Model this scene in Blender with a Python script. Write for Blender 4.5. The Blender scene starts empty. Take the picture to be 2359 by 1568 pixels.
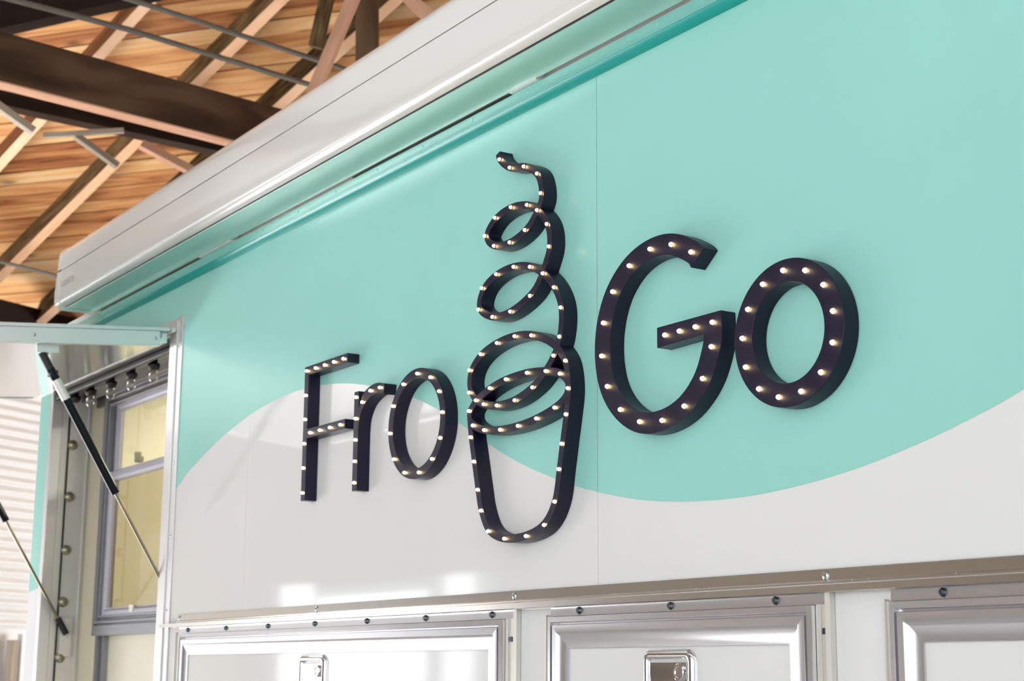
import bpy, bmesh, math, random
from mathutils import Vector, Matrix

random.seed(7)
S = bpy.context.scene
COL = S.collection
V = Vector

# ------------------------------------------------------------------ camera
cam_d = bpy.data.cameras.new('camera'); cam = bpy.data.objects.new('camera', cam_d)
COL.objects.link(cam); S.camera = cam
cam_d.sensor_width = 36.0; cam_d.lens = 57.713; cam_d.clip_end = 200
CAM = V((2.6142, -1.9, 1.6))
AX = V((0.54543813, 0.83811561, 0.00771169))      # camera right in world space
AV = V((-0.16388139, 0.11566675, -0.9796755))     # camera down
AF = V((-0.82197332, 0.53308858, 0.20044061))     # viewing direction
cam.matrix_world = Matrix(((AX.x, -AV.x, -AF.x, CAM.x), (AX.y, -AV.y, -AF.y, CAM.y),
                           (AX.z, -AV.z, -AF.z, CAM.z), (0, 0, 0, 1)))
cam_d.dof.use_dof = True; cam_d.dof.focus_distance = 3.15; cam_d.dof.aperture_fstop = 8.0

# ------------------------------------------------------------------ world and daylight
W = bpy.data.worlds.new('world'); S.world = W; W.use_nodes = True
W.node_tree.nodes['Background'].inputs[0].default_value = (0.93, 0.97, 1.0, 1)
W.node_tree.nodes['Background'].inputs[1].default_value = 0.5

def area(name, loc, target, sx, sy, power, col):
    d = bpy.data.lights.new(name, 'AREA'); d.shape = 'RECTANGLE'; d.size = sx; d.size_y = sy
    d.energy = power; d.color = col
    o = bpy.data.objects.new(name, d); COL.objects.link(o); o.location = loc
    o.rotation_euler = (V(target) - V(loc)).to_track_quat('-Z', 'Y').to_euler()
    return o
# added fill in the front doorway; daylight through the glazed gate further along
area('front_fill', (3.2, -7.9, 2.4), (3.2, 0, 2.4), 8.0, 4.2, 130, (0.98, 0.985, 1.0))
for gx, gw, gz in ((-17.8, 1.0, 2.8), (-15.7, 2.9, 2.6), (-13.55, 0.7, 2.75)):          # three leaves of the glazed gate
    area('daylight_gate', (gx, -7.9, gz - 1.15), (gx, 0, gz - 1.15), gw, 2.3, 5.5 * gw * 2.3, (0.95, 0.98, 1.0))

area('rear_fill', (-5.2, 6.6, 1.9), (-8.2, 1.2, 2.2), 2.6, 2.6, 130, (0.97, 0.98, 1.0))  # added fill that brightens the corrugated wall
# sun through an unseen roof gap added so the floor bounces light upward
sd = bpy.data.lights.new('sun', 'SUN'); sd.energy = 34; sd.angle = math.radians(0.6); sd.color = (0.99, 0.99, 1.0)
so_ = bpy.data.objects.new('sun', sd); COL.objects.link(so_); so_.location = (-7, -4, 12)
so_.rotation_euler = V((-0.10, 0.10, -1.0)).to_track_quat('-Z', 'Y').to_euler()

S.view_settings.view_transform = 'Standard'; S.view_settings.look = 'None'
S.view_settings.gamma = 1.0; S.view_settings.use_curve_mapping = False
S.view_settings.exposure = 1.06
S.cycles.caustics_reflective = False; S.cycles.caustics_refractive = False

# ------------------------------------------------------------------ materials
def mat(name, col, rough=0.5, metal=0.0, spec=0.5, coat=0.0, noise=None, rnoise=None, bump=None):
    m = bpy.data.materials.new(name); m.use_nodes = True
    nt = m.node_tree; b = nt.nodes['Principled BSDF']
    b.inputs['Base Color'].default_value = (*col, 1); b.inputs['Roughness'].default_value = rough
    b.inputs['Metallic'].default_value = metal; b.inputs['Specular IOR Level'].default_value = spec
    b.inputs['Coat Weight'].default_value = coat; b.inputs['Coat Roughness'].default_value = 0.08
    tc = nt.nodes.new('ShaderNodeTexCoord')
    def nz(scale, stretch=(1, 1, 1), detail=4):
        mp = nt.nodes.new('ShaderNodeMapping'); mp.inputs['Scale'].default_value = stretch
        nt.links.new(tc.outputs['Object'], mp.inputs[0])
        n = nt.nodes.new('ShaderNodeTexNoise'); n.inputs['Scale'].default_value = scale
        n.inputs['Detail'].default_value = detail
        nt.links.new(mp.outputs[0], n.inputs['Vector']); return n.outputs['Fac']
    if noise:                                   # (scale, stretch, amount): fine mottling of the colour itself
        f = nz(noise[0], noise[1]); r = nt.nodes.new('ShaderNodeMapRange')
        r.inputs['From Min'].default_value = 0.25; r.inputs['From Max'].default_value = 0.75
        r.inputs['To Min'].default_value = 1 - noise[2]; r.inputs['To Max'].default_value = 1 + noise[2] * 0.5
        nt.links.new(f, r.inputs[0])
        x = nt.nodes.new('ShaderNodeMix'); x.data_type = 'RGBA'; x.blend_type = 'MULTIPLY'
        x.inputs[0].default_value = 1; x.inputs[6].default_value = (*col, 1)
        nt.links.new(r.outputs[0], x.inputs[7]); nt.links.new(x.outputs[2], b.inputs['Base Color'])
    if rnoise:
        f = nz(rnoise[0], rnoise[1]); r = nt.nodes.new('ShaderNodeMapRange')
        r.inputs['To Min'].default_value = rough - rnoise[2]; r.inputs['To Max'].default_value = rough + rnoise[2]
        nt.links.new(f, r.inputs[0]); nt.links.new(r.outputs[0], b.inputs['Roughness'])
    if bump:
        f = nz(bump[0], bump[1]); bp = nt.nodes.new('ShaderNodeBump'); bp.inputs['Strength'].default_value = bump[2]
        bp.inputs['Distance'].default_value = bump[3]
        nt.links.new(f, bp.inputs['Height']); nt.links.new(bp.outputs[0], b.inputs['Normal'])
    return m

def emis(name, col, strength):
    m = bpy.data.materials.new(name); m.use_nodes = True
    b = m.node_tree.nodes['Principled BSDF']
    b.inputs['Base Color'].default_value = (*col, 1)
    b.inputs['Emission Color'].default_value = (*col, 1); b.inputs['Emission Strength'].default_value = strength
    return m

def wood(name, ramp, grain=(3, 40, 40), rough=0.6, knots=0.0):
    """sawn timber: streaks along local X, a tone of its own for every board"""
    m = bpy.data.materials.new(name); m.use_nodes = True; nt = m.node_tree
    b = nt.nodes['Principled BSDF']; b.inputs['Roughness'].default_value = rough; b.inputs['Specular IOR Level'].default_value = 0.12
    tc = nt.nodes.new('ShaderNodeTexCoord'); oi = nt.nodes.new('ShaderNodeObjectInfo')
    ad = nt.nodes.new('ShaderNodeVectorMath'); ad.operation = 'ADD'
    sc = nt.nodes.new('ShaderNodeVectorMath'); sc.operation = 'SCALE'; sc.inputs[0].default_value = (17, 31, 53)
    nt.links.new(oi.outputs['Random'], sc.inputs['Scale'])
    nt.links.new(tc.outputs['Object'], ad.inputs[0]); nt.links.new(sc.outputs[0], ad.inputs[1])
    mp = nt.nodes.new('ShaderNodeMapping'); mp.inputs['Scale'].default_value = grain
    nt.links.new(ad.outputs[0], mp.inputs[0])
    n = nt.nodes.new('ShaderNodeTexNoise'); n.inputs['Scale'].default_value = 1.0; n.inputs['Detail'].default_value = 6
    n.inputs['Distortion'].default_value = 0.6
    nt.links.new(mp.outputs[0], n.inputs['Vector'])
    mx = nt.nodes.new('ShaderNodeMath'); mx.operation = 'MULTIPLY_ADD'; mx.inputs[1].default_value = 0.55
    sb = nt.nodes.new('ShaderNodeMath'); sb.operation = 'MULTIPLY_ADD'; sb.inputs[1].default_value = 1.15; sb.inputs[2].default_value = -0.33
    nt.links.new(n.outputs['Fac'], sb.inputs[0])
    nt.links.new(oi.outputs['Random'], mx.inputs[0]); nt.links.new(sb.outputs[0], mx.inputs[2])
    cr = nt.nodes.new('ShaderNodeValToRGB'); cr.color_ramp.elements.remove(cr.color_ramp.elements[1])
    for i, (p, c) in enumerate(ramp):
        e = cr.color_ramp.elements[0] if i == 0 else cr.color_ramp.elements.new(p)
        e.position = p; e.color = (*c, 1)
    nt.links.new(mx.outputs[0], cr.inputs[0])
    out = cr.outputs[0]
    if knots:
        vo = nt.nodes.new('ShaderNodeTexVoronoi'); vo.inputs['Scale'].default_value = knots
        m2 = nt.nodes.new('ShaderNodeMapping'); m2.inputs['Scale'].default_value = (0.5, 1.6, 1)
        nt.links.new(ad.outputs[0], m2.inputs[0]); nt.links.new(m2.outputs[0], vo.inputs['Vector'])
        r = nt.nodes.new('ShaderNodeMapRange'); r.inputs['From Min'].default_value = 0.04; r.inputs['From Max'].default_value = 0.13
        r.inputs['To Min'].default_value = 0.4; r.inputs['To Max'].default_value = 1.0
        nt.links.new(vo.outputs['Distance'], r.inputs[0])
        x = nt.nodes.new('ShaderNodeMix'); x.data_type = 'RGBA'; x.blend_type = 'MULTIPLY'; x.inputs[0].default_value = 1
        nt.links.new(out, x.inputs[6]); nt.links.new(r.outputs[0], x.inputs[7]); out = x.outputs[2]
    nt.links.new(out, b.inputs['Base Color'])
    bp = nt.nodes.new('ShaderNodeBump'); bp.inputs['Strength'].default_value = 0.3; bp.inputs['Distance'].default_value = 0.004
    nt.links.new(n.outputs['Fac'], bp.inputs['Height']); nt.links.new(bp.outputs[0], b.inputs['Normal'])
    return m

def pane_mat(name, tint, gloss):
    m = bpy.data.materials.new(name); m.use_nodes = True; nt = m.node_tree
    nt.nodes.remove(nt.nodes['Principled BSDF'])
    t = nt.nodes.new('ShaderNodeBsdfTransparent'); t.inputs[0].default_value = (*tint, 1)
    g = nt.nodes.new('ShaderNodeBsdfGlossy'); g.inputs['Roughness'].default_value = 0.03
    lw = nt.nodes.new('ShaderNodeLayerWeight'); lw.inputs[0].default_value = 0.5
    pw = nt.nodes.new('ShaderNodeMath'); pw.operation = 'POWER'; pw.inputs[1].default_value = gloss
    nt.links.new(lw.outputs['Facing'], pw.inputs[0])
    fr = nt.nodes.new('ShaderNodeMath'); fr.operation = 'MULTIPLY_ADD'; fr.inputs[1].default_value = 0.4; fr.inputs[2].default_value = 0.03
    nt.links.new(pw.outputs[0], fr.inputs[0])
    x = nt.nodes.new('ShaderNodeMixShader')
    nt.links.new(fr.outputs[0], x.inputs[0]); nt.links.new(t.outputs[0], x.inputs[1]); nt.links.new(g.outputs[0], x.inputs[2])
    nt.links.new(x.outputs[0], nt.nodes['Material Output'].inputs[0])
    return m

M = dict(
    white=mat('white_gelcoat', (0.80, 0.80, 0.79), 0.045, noise=(1.5, (1, 1, 1), 0.03), bump=(1.0, (1, 1, 1), 0.05, 0.004)),
    teal=mat('teal_vinyl', (0.325, 0.695, 0.62), 0.28, noise=(2.0, (1, 1, 1), 0.04), bump=(1.2, (1, 1, 1), 0.10, 0.004)),
    teal_rail=mat('teal_rail_paint', (0.26, 0.66, 0.58), 0.34, noise=(3, (0.2, 1, 1), 0.04)),
    teal_shade=mat('rail_shade_teal', (0.0, 0.36, 0.33), 0.3, noise=(3, (0.2, 1, 1), 0.05)),  # shade under the rail bulge put into the colour
    navy=mat('navy_enamel', (0.0090, 0.0070, 0.026), 0.40, spec=0.32, noise=(30, (1, 1, 1), 0.15)),
    awning=mat('awning_white', (0.74, 0.715, 0.685), 0.22, coat=0.4, noise=(3, (0.3, 1, 1), 0.02)),
    awning_under=mat('awning_underside', (0.66, 0.82, 0.755), 0.22, metal=0.6, noise=(1.5, (0.1, 6, 1), 0.06)),  # teal reflection of the wall put into the base colour
    alu=mat('aluminium', (0.78, 0.775, 0.77), 0.38, metal=0.72, noise=(9, (1, 1, 1), 0.03), rnoise=(6, (1, 1, 1), 0.03)),
    alu_dull=mat('dull_aluminium', (0.78, 0.76, 0.70), 0.42, metal=0.5, noise=(9, (1, 1, 1), 0.04)),
    alu_bright=mat('polished_aluminium', (0.86, 0.85, 0.83), 0.16, metal=0.95, rnoise=(5, (1, 1, 1), 0.03), bump=(5, (1, 1, 1), 0.03, 0.004)),
    steel=mat('brushed_steel_trim', (0.72, 0.69, 0.66), 0.20, metal=1.0, noise=(5, (0.3, 1, 1), 0.03), rnoise=(8, (0.2, 1, 1), 0.03)),
    chrome=mat('chrome', (0.88, 0.87, 0.88), 0.06, metal=1.0, noise=(40, (1, 1, 1), 0.02)),
    screw=mat('screw_zinc', (0.55, 0.57, 0.58), 0.25, metal=1.0, noise=(60, (1, 1, 1), 0.1)),
    screw_dark=mat('screw_dark', (0.10, 0.12, 0.13), 0.3, metal=0.9, noise=(60, (1, 1, 1), 0.1)),
    bolt=mat('bolt_head', (0.42, 0.39, 0.28), 0.28, metal=0.95, noise=(40, (1, 1, 1), 0.15)),
    black=mat('black_rubber', (0.012, 0.012, 0.013), 0.45, noise=(30, (1, 1, 1), 0.2)),
    rod=mat('dark_chrome_rod', (0.30, 0.27, 0.20), 0.15, metal=1.0, noise=(30, (1, 1, 1), 0.05)),
    sash=mat('lavender_grey_sash', (0.47, 0.46, 0.52), 0.42, metal=0.2, noise=(9, (1, 1, 1), 0.05)),
    head=mat('dark_head_channel', (0.20, 0.185, 0.17), 0.45, metal=0.5, noise=(9, (1, 1, 1), 0.08)),
    alu_door=mat('door_frame_aluminium', (0.75, 0.745, 0.775), 0.27, metal=0.88, noise=(9, (1, 1, 1), 0.03)),
    strut=mat('black_strut_paint', (0.006, 0.007, 0.010), 0.12, spec=0.18, noise=(30, (1, 1, 1), 0.1)),
    cream=mat('cream_liner', (0.88, 0.83, 0.66), 0.35, noise=(2, (1, 1, 1), 0.05)),
    grey=mat('grey_window_frame', (0.33, 0.33, 0.35), 0.4, metal=0.4, noise=(20, (1, 1, 1), 0.08)),
    corr=mat('white_corrugated_steel', (0.80, 0.79, 0.77), 0.4, noise=(1.5, (1, 1, 1), 0.05)),
    concrete=mat('pale_concrete', (0.70, 0.70, 0.695), 0.55, noise=(1.2, (1, 1, 1), 0.15)),
    dark_wall=mat('dark_board_wall', (0.20, 0.165, 0.13), 0.7, noise=(3, (1, 1, 0.2), 0.3)),
    pipe=mat('galvanised_pipe', (0.17, 0.155, 0.125), 0.5, metal=0.3, noise=(10, (1, 1, 1), 0.2)),
    logo=mat('pale_print', (0.56, 0.54, 0.50), 0.5, noise=(20, (1, 1, 1), 0.1)),
    tyre=mat('tyre', (0.02, 0.02, 0.02), 0.7, noise=(20, (1, 1, 1), 0.2)),
    caulk=mat('clear_sealant', (0.75, 0.75, 0.72), 0.2, noise=(20, (1, 1, 1), 0.1)),
    led=emis('warm_led', (1.0, 0.74, 0.40), 24.0),
    led_fringe=emis('amber_lens_fringe', (0.75, 0.30, 0.06), 0.9),  # emission imitates the lens fringe round each bulb
    bulb_glass=pane_mat('clear_bulb_glass', (0.90, 0.89, 0.86), 0.7),
    pane=pane_mat('window_pane', (0.95, 0.96, 0.92), 4.0),
    screen=pane_mat('screened_pane', (0.72, 0.70, 0.62), 4.0),
    plank=wood('deck_plank', [(0.0, (0.12, 0.035, 0.012)), (0.2, (0.38, 0.14, 0.05)), (0.45, (0.66, 0.31, 0.12)), (0.7, (0.80, 0.46, 0.20)), (1.0, (0.88, 0.64, 0.38))], (1.6, 22, 22), 0.6, 3.2),
    rafter=wood('rafter_brown', [(0.0, (0.012, 0.006, 0.003)), (0.35, (0.10, 0.045, 0.018)), (0.7, (0.30, 0.13, 0.055)), (1.0, (0.48, 0.26, 0.14))], (1.5, 18, 18), 0.65),
    rafter_dark=wood('rafter_rough', [(0.0, (0.004, 0.003, 0.001)), (0.42, (0.022, 0.013, 0.005)), (0.6, (0.075, 0.045, 0.018)), (0.85, (0.20, 0.13, 0.06)), (1.0, (0.30, 0.2, 0.1))], (4, 24, 24), 0.75),
    beam=wood('dark_beam', [(0.0, (0.008, 0.004, 0.003)), (0.45, (0.022, 0.010, 0.006)), (0.7, (0.060, 0.032, 0.017)), (1.0, (0.15, 0.09, 0.05))], (1.2, 4, 4), 0.55),
    pinkwood=wood('pale_batten', [(0.0, (0.38, 0.20, 0.13)), (0.5, (0.60, 0.34, 0.22)), (1.0, (0.72, 0.45, 0.30))], (2, 20, 20), 0.6),
    lit_edge=wood('painted_lit_edge', [(0.0, (0.55, 0.30, 0.16)), (0.5, (0.78, 0.47, 0.28)), (1.0, (0.86, 0.60, 0.40))], (2, 20, 20), 0.6),  # lit tone of the rafter undersides as a colour
    greywood=wood('weathered_batten', [(0.0, (0.20, 0.16, 0.12)), (0.5, (0.42, 0.36, 0.28)), (1.0, (0.60, 0.52, 0.42))], (2, 20, 20), 0.6),
)

# ------------------------------------------------------------------ mesh helpers
ORG = {}
def tag(o, label=None, cat=None, group=None, kind=None):
    if label: o['label'] = label
    if cat: o['category'] = cat
    if group: o['group'] = group
    if kind: o['kind'] = kind
    return o

def thing(name, loc, label, cat, group=None):
    o = bpy.data.objects.new(name, None); COL.objects.link(o); o.location = loc
    o.empty_display_size = 0.05; ORG[o.name] = V(loc)
    return tag(o, label, cat, group)

def org(p):
    return ORG.get(p.name, V((0, 0, 0))) if p else V((0, 0, 0))

class MB:
    def __init__(s): s.v = []; s.f = []; s.sm = []
    def add(s, vs, fs, smooth=False):
        n = len(s.v); s.v += [tuple(v) for v in vs]
        for f in fs: s.f.append(tuple(i + n for i in f)); s.sm.append(smooth)
        return s
    def box(s, x0, x1, y0, y1, z0, z1):
        vs = [(x, y, z) for x in (x0, x1) for y in (y0, y1) for z in (z0, z1)]
        return s.add(vs, [(0, 1, 3, 2), (4, 6, 7, 5), (0, 4, 5, 1), (2, 3, 7, 6), (0, 2, 6, 4), (1, 5, 7, 3)])
    def obox(s, c, ax, ay, az, hx, hy, hz):
        c, ax, ay, az = V(c), V(ax), V(ay), V(az)
        vs = [c + ax * (i * hx) + ay * (j * hy) + az * (k * hz) for i in (-1, 1) for j in (-1, 1) for k in (-1, 1)]
        return s.add(vs, [(0, 1, 3, 2), (4, 6, 7, 5), (0, 4, 5, 1), (2, 3, 7, 6), (0, 2, 6, 4), (1, 5, 7, 3)])
    def prism_x(s, prof, x0, x1, smooth=False, close=True):
        """closed (y,z) profile extruded along x"""
        n = len(prof); vs = [(x0, y, z) for y, z in prof] + [(x1, y, z) for y, z in prof]
        s.add(vs, [(i, (i + 1) % n, n + (i + 1) % n, n + i) for i in range(n)], smooth)
        if close: s.add(vs, [tuple(range(n))[::-1], tuple(range(n, 2 * n))])
        return s
    def plate(s, poly, y0, y1):
        """(x,z) outline, thickness y0..y1"""
        n = len(poly); vs = [(x, y0, z) for x, z in poly] + [(x, y1, z) for x, z in poly]
        s.add(vs, [tuple(range(n)), tuple(range(n, 2 * n))[::-1]])
        return s.add(vs, [(i, n + i, n + (i + 1) % n, (i + 1) % n) for i in range(n)])
    def ring(s, outer, inner, y0, y1, smooth_side=True):
        n = len(outer)
        vs = [(x, y, z) for y in (y0, y1) for lst in (outer, inner) for x, z in lst]
        o0, i0, o1, i1 = 0, n, 2 * n, 3 * n; fs = []; fsd = []
        for k in range(n):
            j = (k + 1) % n
            fs += [(o0 + k, o0 + j, i0 + j, i0 + k), (o1 + k, i1 + k, i1 + j, o1 + j)]
            fsd += [(o0 + k, o1 + k, o1 + j, o0 + j), (i0 + k, i0 + j, i1 + j, i1 + k)]
        s.add(vs, fs); return s.add(vs, fsd, smooth_side)
    def ribbon(s, path, w, y0, y1):
        """open stroke of width w in the x-z plane"""
        L, R = offset(path, w / 2); n = len(path)
        vs = [(x, y, z) for y in (y0, y1) for lst in (L, R) for x, z in lst]
        fs = []; fd = []
        for k in range(n - 1):
            fs += [(k, k + 1, n + k + 1, n + k), (2 * n + k, 3 * n + k, 3 * n + k + 1, 2 * n + k + 1)]
            fd += [(k, 2 * n + k, 2 * n + k + 1, k + 1), (n + k, n + k + 1, 3 * n + k + 1, 3 * n + k)]
        s.add(vs, fs); s.add(vs, fd, True)
        return s.add(vs, [(0, n, 3 * n, 2 * n), (n - 1, 3 * n - 1, 4 * n - 1, 2 * n - 1)])
    def tube(s, a, b, r, n=12, r2=None):
        a, b = V(a), V(b); d = (b - a).normalized(); r2 = r if r2 is None else r2
        u = d.orthogonal().normalized(); w = d.cross(u)
        ring = lambda c, rr: [c + (u * math.cos(2 * math.pi * i / n) + w * math.sin(2 * math.pi * i / n)) * rr for i in range(n)]
        vs = ring(a, r) + ring(b, r2)
        s.add(vs, [(i, (i + 1) % n, n + (i + 1) % n, n + i) for i in range(n)], True)
        return s.add(vs, [tuple(range(n))[::-1], tuple(range(n, 2 * n))])
    def lathe(s, c, axis, prof, n=14):
        """(distance along axis, radius) profile"""
        c, d = V(c), V(axis).normalized(); u = d.orthogonal().normalized(); w = d.cross(u); m = len(prof)
        vs = [c + d * t + (u * math.cos(2 * math.pi * i / n) + w * math.sin(2 * math.pi * i / n)) * max(r, 1e-5) for t, r in prof for i in range(n)]
        fs = [(j * n + i, j * n + (i + 1) % n, (j + 1) * n + (i + 1) % n, (j + 1) * n + i) for j in range(m - 1) for i in range(n)]
        s.add(vs, fs, True)
        return s.add(vs, [tuple(range(n))[::-1], tuple(range((m - 1) * n, m * n))])
    def frame(s, x0, x1, z0, z1, prof, y=0.0):
        """mitred picture frame: prof = (inset, proud) pairs, proud goes to -y"""
        vs = []
        for u, v in prof:
            vs += [(x0 + u, y - v, z0 + u), (x1 - u, y - v, z0 + u), (x1 - u, y - v, z1 - u), (x0 + u, y - v, z1 - u)]
        m = len(prof)
        return s.add(vs, [(j * 4 + i, j * 4 + (i + 1) % 4, (j + 1) * 4 + (i + 1) % 4, (j + 1) * 4 + i) for j in range(m - 1) for i in range(4)])
    def mesh(s, name, o=V((0, 0, 0)), weld=True):
        me = bpy.data.meshes.new(name)
        me.from_pydata([(x - o[0], y - o[1], z - o[2]) for x, y, z in s.v], [], s.f)
        me.polygons.foreach_set('use_smooth', s.sm)
        bm = bmesh.new(); bm.from_mesh(me)
        if weld: bmesh.ops.remove_doubles(bm, verts=bm.verts, dist=1e-6)
        bmesh.ops.recalc_face_normals(bm, faces=bm.faces)
        big = [f for f in bm.faces if len(f.verts) > 4]
        if big: bmesh.ops.triangulate(bm, faces=big, ngon_method='EAR_CLIP')
        bm.to_mesh(me); bm.free(); me.update()
        return me
    def build(s, name, m, parent=None, root=None, weld=True):
        """root is the thing whose origin the vertices are measured from"""
        root = root or parent
        me = s.mesh(name, org(root), weld); me.materials.append(M[m] if isinstance(m, str) else m)
        try: me.set_sharp_from_angle(angle=math.radians(38))
        except Exception: pass
        o = bpy.data.objects.new(name, me); COL.objects.link(o)
        if parent: o.parent = parent
        return o

def bevel(o, w=0.0012, seg=2):
    b = o.modifiers.new('bevel', 'BEVEL'); b.width = w; b.segments = seg; b.limit_method = 'ANGLE'; b.angle_limit = math.radians(50)
    return o

def inst(name, me, parent, loc, root=None, rot=None):
    o = bpy.data.objects.new(name, me); COL.objects.link(o); o.parent = parent
    o.location = V(loc) - org(root or parent)
    if rot: o.rotation_euler = rot
    return o

def spline(pts, closed=False, sub=8):
    n = len(pts); out = []
    P = lambda i: V(pts[i % n]) if closed else V(pts[max(0, min(n - 1, i))])
    for i in range(n if closed else n - 1):
        p0, p1, p2, p3 = P(i - 1), P(i), P(i + 1), P(i + 2)
        for k in range(sub):
            t = k / sub
            out.append(0.5 * ((2 * p1) + (p2 - p0) * t + (2 * p0 - 5 * p1 + 4 * p2 - p3) * t * t + (3 * p1 - p0 - 3 * p2 + p3) * t ** 3))
    if not closed: out.append(V(pts[-1]))
    return [(p.x, p.y) for p in out]

def smooth(pts, closed, it):
    for _ in range(it):
        n = len(pts); q = []
        for i in range(n):
            if not closed and i in (0, n - 1): q.append(pts[i]); continue
            a, b, c = pts[i - 1], pts[i], pts[(i + 1) % n]
            q.append(((a[0] + 2 * b[0] + c[0]) / 4, (a[1] + 2 * b[1] + c[1]) / 4))
        pts = q
    return pts

def offset(path, d, closed=False, dx=0.0):
    """both edges of a stroke; dx widens its upright stretches"""
    n = len(path); L = []; R = []; d0 = d
    for i in range(n):
        a = path[i - 1] if (closed or i > 0) else path[i]
        c = path[(i + 1) % n] if (closed or i < n - 1) else path[i]
        t = V((c[0] - a[0], c[1] - a[1])).normalized()
        d = d0 + dx * t.y * t.y
        L.append((path[i][0] - t.y * d, path[i][1] + t.x * d)); R.append((path[i][0] + t.y * d, path[i][1] - t.x * d))
    return L, R

# small shared hardware
def dome_mesh(name, r, h, m, base=0.0):
    return (lambda me: (me.materials.append(M[m]), me)[1])(MB().lathe((0, 0, 0), (0, -1, 0), [(0, r), (base, r)] + [(base + h * math.sin(a), r * math.cos(a)) for a in (0.4, 0.8, 1.15, 1.45)], 12).mesh(name))
def hex_mesh(name, r, h, m):
    return (lambda me: (me.materials.append(M[m]), me)[1])(MB().lathe((0, 0, 0), (0, -1, 0), [(0, r * 1.35), (h * 0.25, r * 1.35), (h * 0.28, r), (h * 0.9, r), (h, r * 0.7)], 6).mesh(name))
PAN = dome_mesh('pan_screw', 0.0082, 0.0035, 'screw')
RIVET = dome_mesh('rivet', 0.0055, 0.0025, 'screw')
RAILRIV = dome_mesh('rail_rivet', 0.0045, 0.0015, 'teal_rail')
HEX = hex_mesh('hex_screw', 0.0058, 0.006, 'screw_dark')
def led_mesh(name, r, h):
    m = MB().lathe((0, 0, 0), (0, -1, 0), [(0, r * 1.30), (0.0006, r * 1.28), (0.0010, r), (0.0018, r)] + [(0.0018 + h * math.sin(a), r * math.cos(a)) for a in (0.4, 0.8, 1.15, 1.45)], 14)
    me = m.mesh(name); me.materials.append(M['led']); me.materials.append(M['led_fringe'])
    for p in me.polygons:
        if max(-me.vertices[i].co.y for i in p.vertices) < 0.0012: p.material_index = 1      # glowing ring added for the lens fringe round each dome
    return me
LED_S = led_mesh('led_small', 0.0033, 0.0036); LED_L = led_mesh('led_large', 0.0039, 0.0042)

# ================================================================== THE BUILDING
# pitched roof seen over the trailer: rafters run along RD, boards are laid diagonally along PD
RD = V((-0.95847232, -0.12858536, -0.25455181)); PD = V((-0.78482523, -0.6197168, 0.00066709)).normalized()
RN = V((-0.28431178, 0.36101577, 0.88816351)); RQ = V((0.02230761, -0.92365222, 0.38258196)); RO = V((-5.7776, 1.2666, 4.7305))
roofpt = lambda r, q, h=0.0: RO + RD * r + RQ * q + RN * h
PQ = RN.cross(PD).normalized()
DC = V((-0.4458556, 0.89510502, 0.0)); NC = V((0.89510499, 0.44585541, 0.0)); CO = V((-7.9046, 1.2067, 0.0))   # corrugated wall line

fl = MB().box(-24, 11, -9, 8, -0.1, 0.0).build('floor', 'concrete'); tag(fl, 'pale concrete floor of the barn', kind='structure')
cb = MB()
for r0, r1, q0, q1 in ((-20, 14, -8, 3.7), (-20, -0.8, 3.7, 7.7), (3.6, 14, 3.7, 7.7), (-20, 14, 7.7, 13)):      # the gap is added to let sun onto the floor
    cb.obox(roofpt((r0 + r1) / 2, (q0 + q1) / 2, 0.09), RD, RQ, RN, (r1 - r0) / 2, (q1 - q0) / 2, 0.03)
ceil = cb.build('ceiling', 'dark_wall'); tag(ceil, 'boarded underside of the pitched barn roof', kind='structure')
pm = MB().obox((0, 0, 0), (1, 0, 0), (0, 1, 0), (0, 0, 1), 4.3, 0.0455, 0.014).mesh('plank'); pm.materials.append(M['plank'])
PROT = Matrix((PD, PQ, RN)).transposed()
for k in range(-34, 28):
    c = RO - PD * 1.0 + PQ * (0.05 + 0.0975 * k) + PD * random.uniform(-0.4, 0.4) + RN * random.uniform(0.010, 0.020)
    if max((c + PD * e - RO).dot(RQ) for e in (-4.3, 4.3)) > 3.6: continue        # keep clear of the added roof gap
    o = bpy.data.objects.new('plank', pm); COL.objects.link(o); o.parent = ceil
    o.matrix_local = Matrix.Translation(c) @ (PROT @ Matrix.Rotation(random.uniform(-0.07, 0.07), 3, 'X')).to_4x4()

RROT = Matrix((RD, RQ, RN)).transposed()
rlab = {0.56: ('smooth brown roof rafter with a painted lit lower edge under the boards', 'rafter'),
        0.09: ('rough dark roof rafter with bark texture crossing behind the beam', 'rafter_dark'),
        1.0: ('brown roof rafter showing only a stub below the dark collar beam', 'rafter'),
        -0.75: ('brown roof rafter behind the steep pinkish strut and the post', 'rafter'),
        -0.31: ('dark brown roof rafter just above the white awning case', 'rafter_dark')}
RMESH = {}
REDGE = MB().obox((0, 0, 0), (1, 0, 0), (0, 1, 0), (0, 0, 1), 2.75, 0.0262, 0.004).mesh('lit_lower_face'); REDGE.materials.append(M['lit_edge'])  # pale strip paints floor light onto the rafter underside
for q in (1.0, 0.56, 0.09, -0.31, -0.75):
    lab, m = rlab[q]
    if m not in RMESH:
        me = MB().obox((0, 0, 0), (1, 0, 0), (0, 1, 0), (0, 0, 1), 2.75, 0.026, 0.118).mesh('rafter'); me.materials.append(M[m]); RMESH[m] = me
    o = bpy.data.objects.new('rafter', RMESH[m]); COL.objects.link(o)
    o.matrix_world = Matrix.Translation(roofpt(-0.45, q - 0.024, -0.126)) @ RROT.to_4x4()
    tag(o, lab, 'beam', 'rafters under the barn roof')
    e = bpy.data.objects.new('lit_lower_face', REDGE); COL.objects.link(e); e.parent = o; e.location = (0, 0, -0.1215)
    e['label'] = 'lower edge painted pale as if lit from below'

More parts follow.
